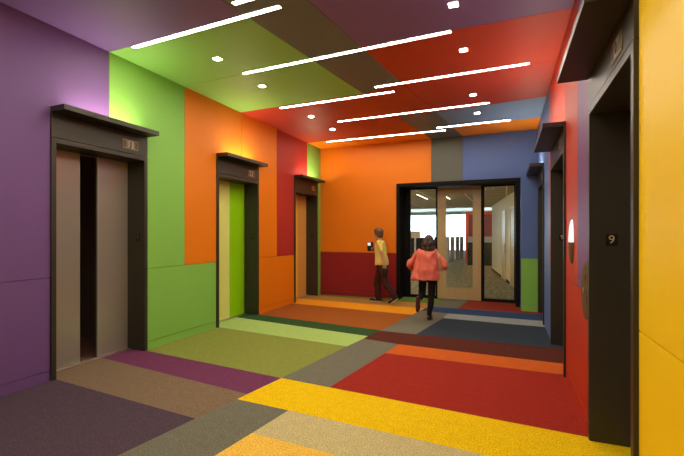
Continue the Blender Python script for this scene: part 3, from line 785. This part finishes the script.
def shoe_bm(heel, toe, W, height=0.062, width=0.043):
    q = bmesh.new(); h, t = Vector(heel), Vector(toe)
    d = (t - h); up = Vector((0, 0, 1)) if abs(d.normalized().z) < 0.8 else Vector((0, -1, 0))
    sd = d.cross(up).normalized(); up = sd.cross(d).normalized()
    for a, r in ((0.12, 0.036), (0.35, 0.036), (0.62, 0.038), (0.85, 0.032)):
        c = h + d * a + up * (0.036 if a > 0.5 else 0.044)
        z = bmesh.ops.create_icosphere(q, subdivisions=2, radius=1)
        R3 = Matrix((sd, d.normalized(), up)).transposed()
        for v in z['verts']:
            lc = Vector((v.co.x * r * 1.08, v.co.y * 0.062, max(v.co.z, -0.80) * (0.036 if a > 0.5 else 0.044)))
            v.co = c + R3 @ lc
    q = fuse(q, 0.005, 3)
    bmesh.ops.transform(q, matrix=W, verts=q.verts)
    return q

def sole_bm(heel, toe, W):
    q = bmesh.new(); h, t = Vector(heel), Vector(toe); d = t - h
    up = Vector((0, 0, 1)) if abs(d.normalized().z) < 0.8 else Vector((0, -1, 0))
    sd = d.cross(up).normalized(); up = sd.cross(d).normalized()
    prof = [(0.0, 0.016), (0.05, 0.030), (0.2, 0.034), (0.45, 0.031), (0.7, 0.041), (0.88, 0.035), (0.98, 0.016)]
    pts = [h + d * a + sd * w for a, w in prof] + [h + d * a - sd * w for a, w in reversed(prof)]
    lo = [q.verts.new(p - up * 0.002) for p in pts]; hi = [q.verts.new(p + up * 0.012) for p in pts]
    q.faces.new(lo); q.faces.new(hi)
    for i in range(len(pts)):
        j = (i + 1) % len(pts); q.faces.new((lo[i], lo[j], hi[j], hi[i]))
    bmesh.ops.transform(q, matrix=W, verts=q.verts)
    return q

def rest(W, name, q, m, parent, smooth=True):
    bmesh.ops.transform(q, matrix=W, verts=q.verts)
    return obj(name, q, m, parent, smooth=smooth)

# --- person in a yellow shirt, walking to the left, device in one hand, pouch in the other
org = Vector((-2.675, 8.77, 0))
W = Matrix.Translation(org) @ Matrix.Rotation(math.pi / 2, 4, 'Z')
hipR, knR, anR = (0.085, -0.02, 0.90), (0.10, 0.11, 0.50), (0.11, 0.09, 0.085)
hipL, knL, anL = (-0.085, -0.03, 0.90), (-0.10, -0.13, 0.49), (-0.115, -0.355, 0.175)
shR, shL = (0.165, 0.0, 1.375), (-0.165, -0.01, 1.375)
elR, wrR = (0.215, -0.02, 1.10), (0.075, 0.150, 1.185)
elL, wrL = (-0.215, -0.11, 1.12), (-0.215, -0.155, 0.90)
hc = Vector((0, 0.065, 1.585)); hM = Matrix.Rotation(-0.12, 3, 'X') @ Matrix.Rotation(0.05, 3, 'Z')
bm = bmesh.new()
loft(bm, [((0, -0.03, 0.84), 0.13, 0.09, 0), ((0, -0.03, 0.95), 0.155, 0.105, 0), ((0, -0.01, 1.08), 0.125, 0.09, 0), ((0, 0, 1.25), 0.145, 0.105, 0), ((0, 0, 1.37), 0.135, 0.085, 0), ((0, 0.01, 1.43), 0.06, 0.055, 0)])
limb(bm, [(0, 0.01, 1.40), (0, 0.045, 1.52)], [0.056, 0.051])
for a, b_, c in ((shR, elR, wrR), (shL, elL, wrL)): limb(bm, [a, b_, c], [0.048, 0.037, 0.025])
for a, b_, c in ((hipR, knR, anR), (hipL, knL, anL)): limb(bm, [a, b_, c], [0.080, 0.050, 0.034])
limb(bm, [anR, (0.115, 0.21, 0.035)], [0.032, 0.028]); limb(bm, [anL, (-0.115, -0.26, 0.045)], [0.032, 0.028])
hand(bm, wrR, (-0.45, 0.75, 0.45), (0.7, 0.4, 0.1), (-0.1, -0.3, 0.9), 0.75)
hand(bm, wrL, (0.02, -0.12, -1.0), (-0.9, -0.2, 0.05), (0.15, 0.95, -0.1), 0.75)
head(bm, hc, hM)
body = fuse(bm, 0.0045, 3)
bmesh.ops.transform(body, matrix=W, verts=body.verts)
pa = tag(obj('person', body, SKIN, origin=org, smooth=True), 'person in yellow shirt and dark trousers walking left by the red panel, device raised', 'person')
eyes(pa, hc, hM, 1.0, W)
q = bmesh.new()
loft(q, [((0, -0.03, 0.870), 0.196, 0.152, 0), ((0, -0.03, 0.96), 0.192, 0.148, 0), ((0, -0.01, 1.08), 0.170, 0.130, 0), ((0, 0.005, 1.25), 0.168, 0.130, 0), ((0, 0, 1.37), 0.150, 0.100, 0), ((0, 0.005, 1.425), 0.075, 0.070, 0)])
for a, b_ in ((shR, elR), (shL, elL)):
    a, b_ = Vector(a), Vector(b_); limb(q, [a, a.lerp(b_, 0.62)], [0.062, 0.066])
rest(W, 'shirt', fuse(q, 0.008, 3, 0.016, seed=3), cloth('yellow_cotton', (0.72, 0.55, 0.13)), pa)
q = bmesh.new()
loft(q, [((0, -0.03, 0.80), 0.150, 0.115, 0), ((0, -0.03, 0.90), 0.165, 0.122, 0), ((0, -0.028, 0.95), 0.150, 0.108, 0)])
for a, b_, c in ((hipR, knR, anR), (hipL, knL, anL)): limb(q, [a, b_, Vector(b_).lerp(Vector(c), 0.97)], [0.096, 0.080, 0.076])
rest(W, 'trousers', fuse(q, 0.008, 3, 0.014, seed=9), cloth('dark_maroon_twill', (0.050, 0.016, 0.014)), pa)
DK = paint('shoe_black', (0.015, 0.012, 0.012), 0.4); PALE = paint('shoe_pale', (0.50, 0.44, 0.32), 0.6)
q = bmesh.new()
ball(q, hc + Vector((0, -0.022, 0.035)), (0.096, 0.112, 0.104), 3); ball(q, hc + Vector((0, -0.060, -0.03)), (0.080, 0.070, 0.085), 3)
for s in (-1, 1): ball(q, hc + Vector((s * 0.070, -0.025, -0.005)), (0.022, 0.050, 0.070))
ball(q, hc + Vector((0, 0.055, 0.078)), (0.062, 0.035, 0.030))
rest(W, 'hair', fuse(q, 0.006, 3, 0.010, (40, 40, 12), 4), hairmat('auburn_hair', (0.13, 0.045, 0.016)), pa)
for hl, te in (((0.115, 0.015, 0.004), (0.115, 0.285, 0.004)), ((-0.115, -0.440, 0.130), (-0.115, -0.255, 0.004))):
    s_ = obj('shoe', shoe_bm(hl, te, W), DK, pa, smooth=True)
    obj('sole', sole_bm(hl, te, W), PALE, s_)
# what they hold
ob = Vector((-0.015, 0.245, 1.285))
Mh = W @ Matrix.Translation(ob) @ Matrix.Rotation(-0.85, 4, 'Z') @ Matrix.Rotation(-0.15, 4, 'X')
def boxm(M, x, y, z, c=(0, 0, 0), bev=0.004):
    q = B(c[0] - x / 2, c[0] + x / 2, c[1] - y / 2, c[1] + y / 2, c[2] - z / 2, c[2] + z / 2, bev=bev)
    bmesh.ops.transform(q, matrix=M, verts=q.verts); return q
dv = thing('handheld_device', W @ ob, 'dark handheld device with a small lit screen, held up by the person in yellow', 'device')
obj('device_body', boxm(Mh, 0.15, 0.022, 0.21), SIGNBLK, dv)
obj('device_screen', boxm(Mh, 0.075, 0.003, 0.07, (-0.03, -0.013, 0.055), 0.0005), emit('screen_glow', (0.62, 0.72, 1.0), 0.35), dv)
pc = Vector((-0.205, -0.17, 0.755))
Mp = W @ Matrix.Translation(pc)
po = thing('pouch', W @ pc, 'small black pouch hanging from the hand of the person in yellow', 'bag')
obj('pouch_body', boxm(Mp, 0.05, 0.13, 0.12, (0, 0, -0.01), 0.018), DK, po, smooth=True)
q = bmesh.new(); limb(q, [(0, -0.045, 0.045), (0, -0.02, 0.082), (0, 0.02, 0.082), (0, 0.045, 0.045)], [0.005] * 4, 8)
rest(Mp, 'pouch_handle', q, DK, po)

# --- person in a coral jacket, seen from behind, walking to the entrance
org = Vector((-1.31, 7.35, 0))
W = Matrix.Translation(org)
hipR, knR, anR = (0.045, 0.0, 0.80), (0.035, 0.035, 0.43), (0.0, -0.03, 0.085)
hipL, knL, anL = (-0.115, 0.0, 0.80), (-0.155, 0.10, 0.45), (-0.145, -0.205, 0.395)
shR, shL = (0.105, 0.03, 1.240), (-0.195, 0.03, 1.240)
elR, wrR = (0.275, -0.01, 1.010), (0.245, 0.19, 0.930)
elL, wrL = (-0.385, -0.01, 0.990), (-0.345, 0.19, 0.915)
hc = Vector((-0.025, 0.075, 1.43)); hM = Matrix.Rotation(-0.10, 3, 'X')
bm = bmesh.new()
loft(bm, [((-0.035, 0, 0.74), 0.13, 0.09, 0), ((-0.035, 0, 0.84), 0.15, 0.105, 0), ((-0.04, 0.01, 0.97), 0.125, 0.09, 0), ((-0.045, 0.03, 1.13), 0.145, 0.105, 0), ((-0.045, 0.03, 1.24), 0.135, 0.085, 0), ((-0.04, 0.035, 1.29), 0.06, 0.055, 0)])
limb(bm, [(-0.04, 0.035, 1.27), (-0.028, 0.06, 1.38)], [0.054, 0.049])
for a, b_, c in ((shR, elR, wrR), (shL, elL, wrL)): limb(bm, [a, b_, c], [0.046, 0.035, 0.024])
for a, b_, c in ((hipR, knR, anR), (hipL, knL, anL)): limb(bm, [a, b_, c], [0.074, 0.047, 0.032])
limb(bm, [anR, (0.0, 0.10, 0.033)], [0.030, 0.026]); limb(bm, [anL, (-0.145, -0.30, 0.30)], [0.030, 0.026])
hand(bm, wrR, (-0.5, 0.85, -0.1), (0.75, 0.4, 0.2), (-0.1, 0.1, 0.95), 0.6)
hand(bm, wrL, (0.5, 0.85, -0.1), (-0.75, 0.4, 0.2), (0.1, 0.1, 0.95), 0.6)
head(bm, hc, hM, 0.95)
body = fuse(bm, 0.0045, 3)
pb = tag(obj('person', body, SKIN, origin=org, smooth=True) if not bmesh.ops.transform(body, matrix=W, verts=body.verts) else None, 'person with long dark hair in a coral jacket walking away, one foot lifted', 'person')
eyes(pb, hc, hM, 0.95, W)
CORAL = cloth('coral_fabric', (0.72, 0.155, 0.105))
q = bmesh.new()
loft(q, [((-0.085, 0, 0.730), 0.265, 0.165, 0), ((-0.08, 0, 0.78), 0.262, 0.165, 0), ((-0.06, 0.005, 0.95), 0.222, 0.140, 0), ((-0.045, 0.02, 1.10), 0.195, 0.140, 0), ((-0.045, 0.03, 1.20), 0.178, 0.112, 0), ((-0.042, 0.035, 1.285), 0.095, 0.080, 0), ((-0.040, 0.04, 1.315), 0.075, 0.072, 0)])
for a, b_, c in ((shR, elR, wrR), (shL, elL, wrL)): limb(q, [a, b_, Vector(b_).lerp(Vector(c), 0.88)], [0.050, 0.056, 0.048])
rest(W, 'jacket', fuse(q, 0.009, 5, 0.034, (13, 13, 7), 6), CORAL, pb)
q = bmesh.new()
loft(q, [((-0.035, 0, 0.70), 0.145, 0.112, 0), ((-0.035, 0, 0.80), 0.160, 0.120, 0), ((-0.035, 0, 0.88), 0.150, 0.110, 0)])
for a, b_, c in ((hipR, knR, anR), (hipL, knL, anL)): limb(q, [a, b_, Vector(b_).lerp(Vector(c), 0.95)], [0.085, 0.062, 0.046])
rest(W, 'trousers', fuse(q, 0.008, 3, 0.010, seed=2), cloth('black_trouser', (0.012, 0.010, 0.011)), pb)
q = bmesh.new()
ball(q, hc + Vector((0, -0.020, 0.030)), (0.090, 0.104, 0.096), 3); ball(q, hc + Vector((0, -0.075, -0.055)), (0.118, 0.064, 0.108), 3)
ball(q, hc + Vector((0.01, -0.085, -0.125)), (0.128, 0.052, 0.068), 3)
for s in (-1, 1): limb(q, [hc + Vector((s * 0.075, -0.01, 0.03)), hc + Vector((s * 0.092, -0.02, -0.06)), hc + Vector((s * 0.095, -0.045, -0.145))], [0.025, 0.030, 0.026])
ball(q, hc + Vector((0, 0.052, 0.076)), (0.058, 0.034, 0.028))
rest(W, 'hair', fuse(q, 0.006, 3, 0.014, (40, 40, 8), 4), hairmat('dark_brown_hair', (0.045, 0.017, 0.009)), pb)
SH = paint('shoe_oxblood', (0.060, 0.012, 0.012), 0.4)
for hl, te in (((0.0, -0.075, 0.004), (0.0, 0.170, 0.004)), ((-0.145, -0.275, 0.435), (-0.145, -0.325, 0.205))):
    s_ = obj('shoe', shoe_bm(hl, te, W), SH, pb, smooth=True)
    obj('sole', sole_bm(hl, te, W), DK, s_)
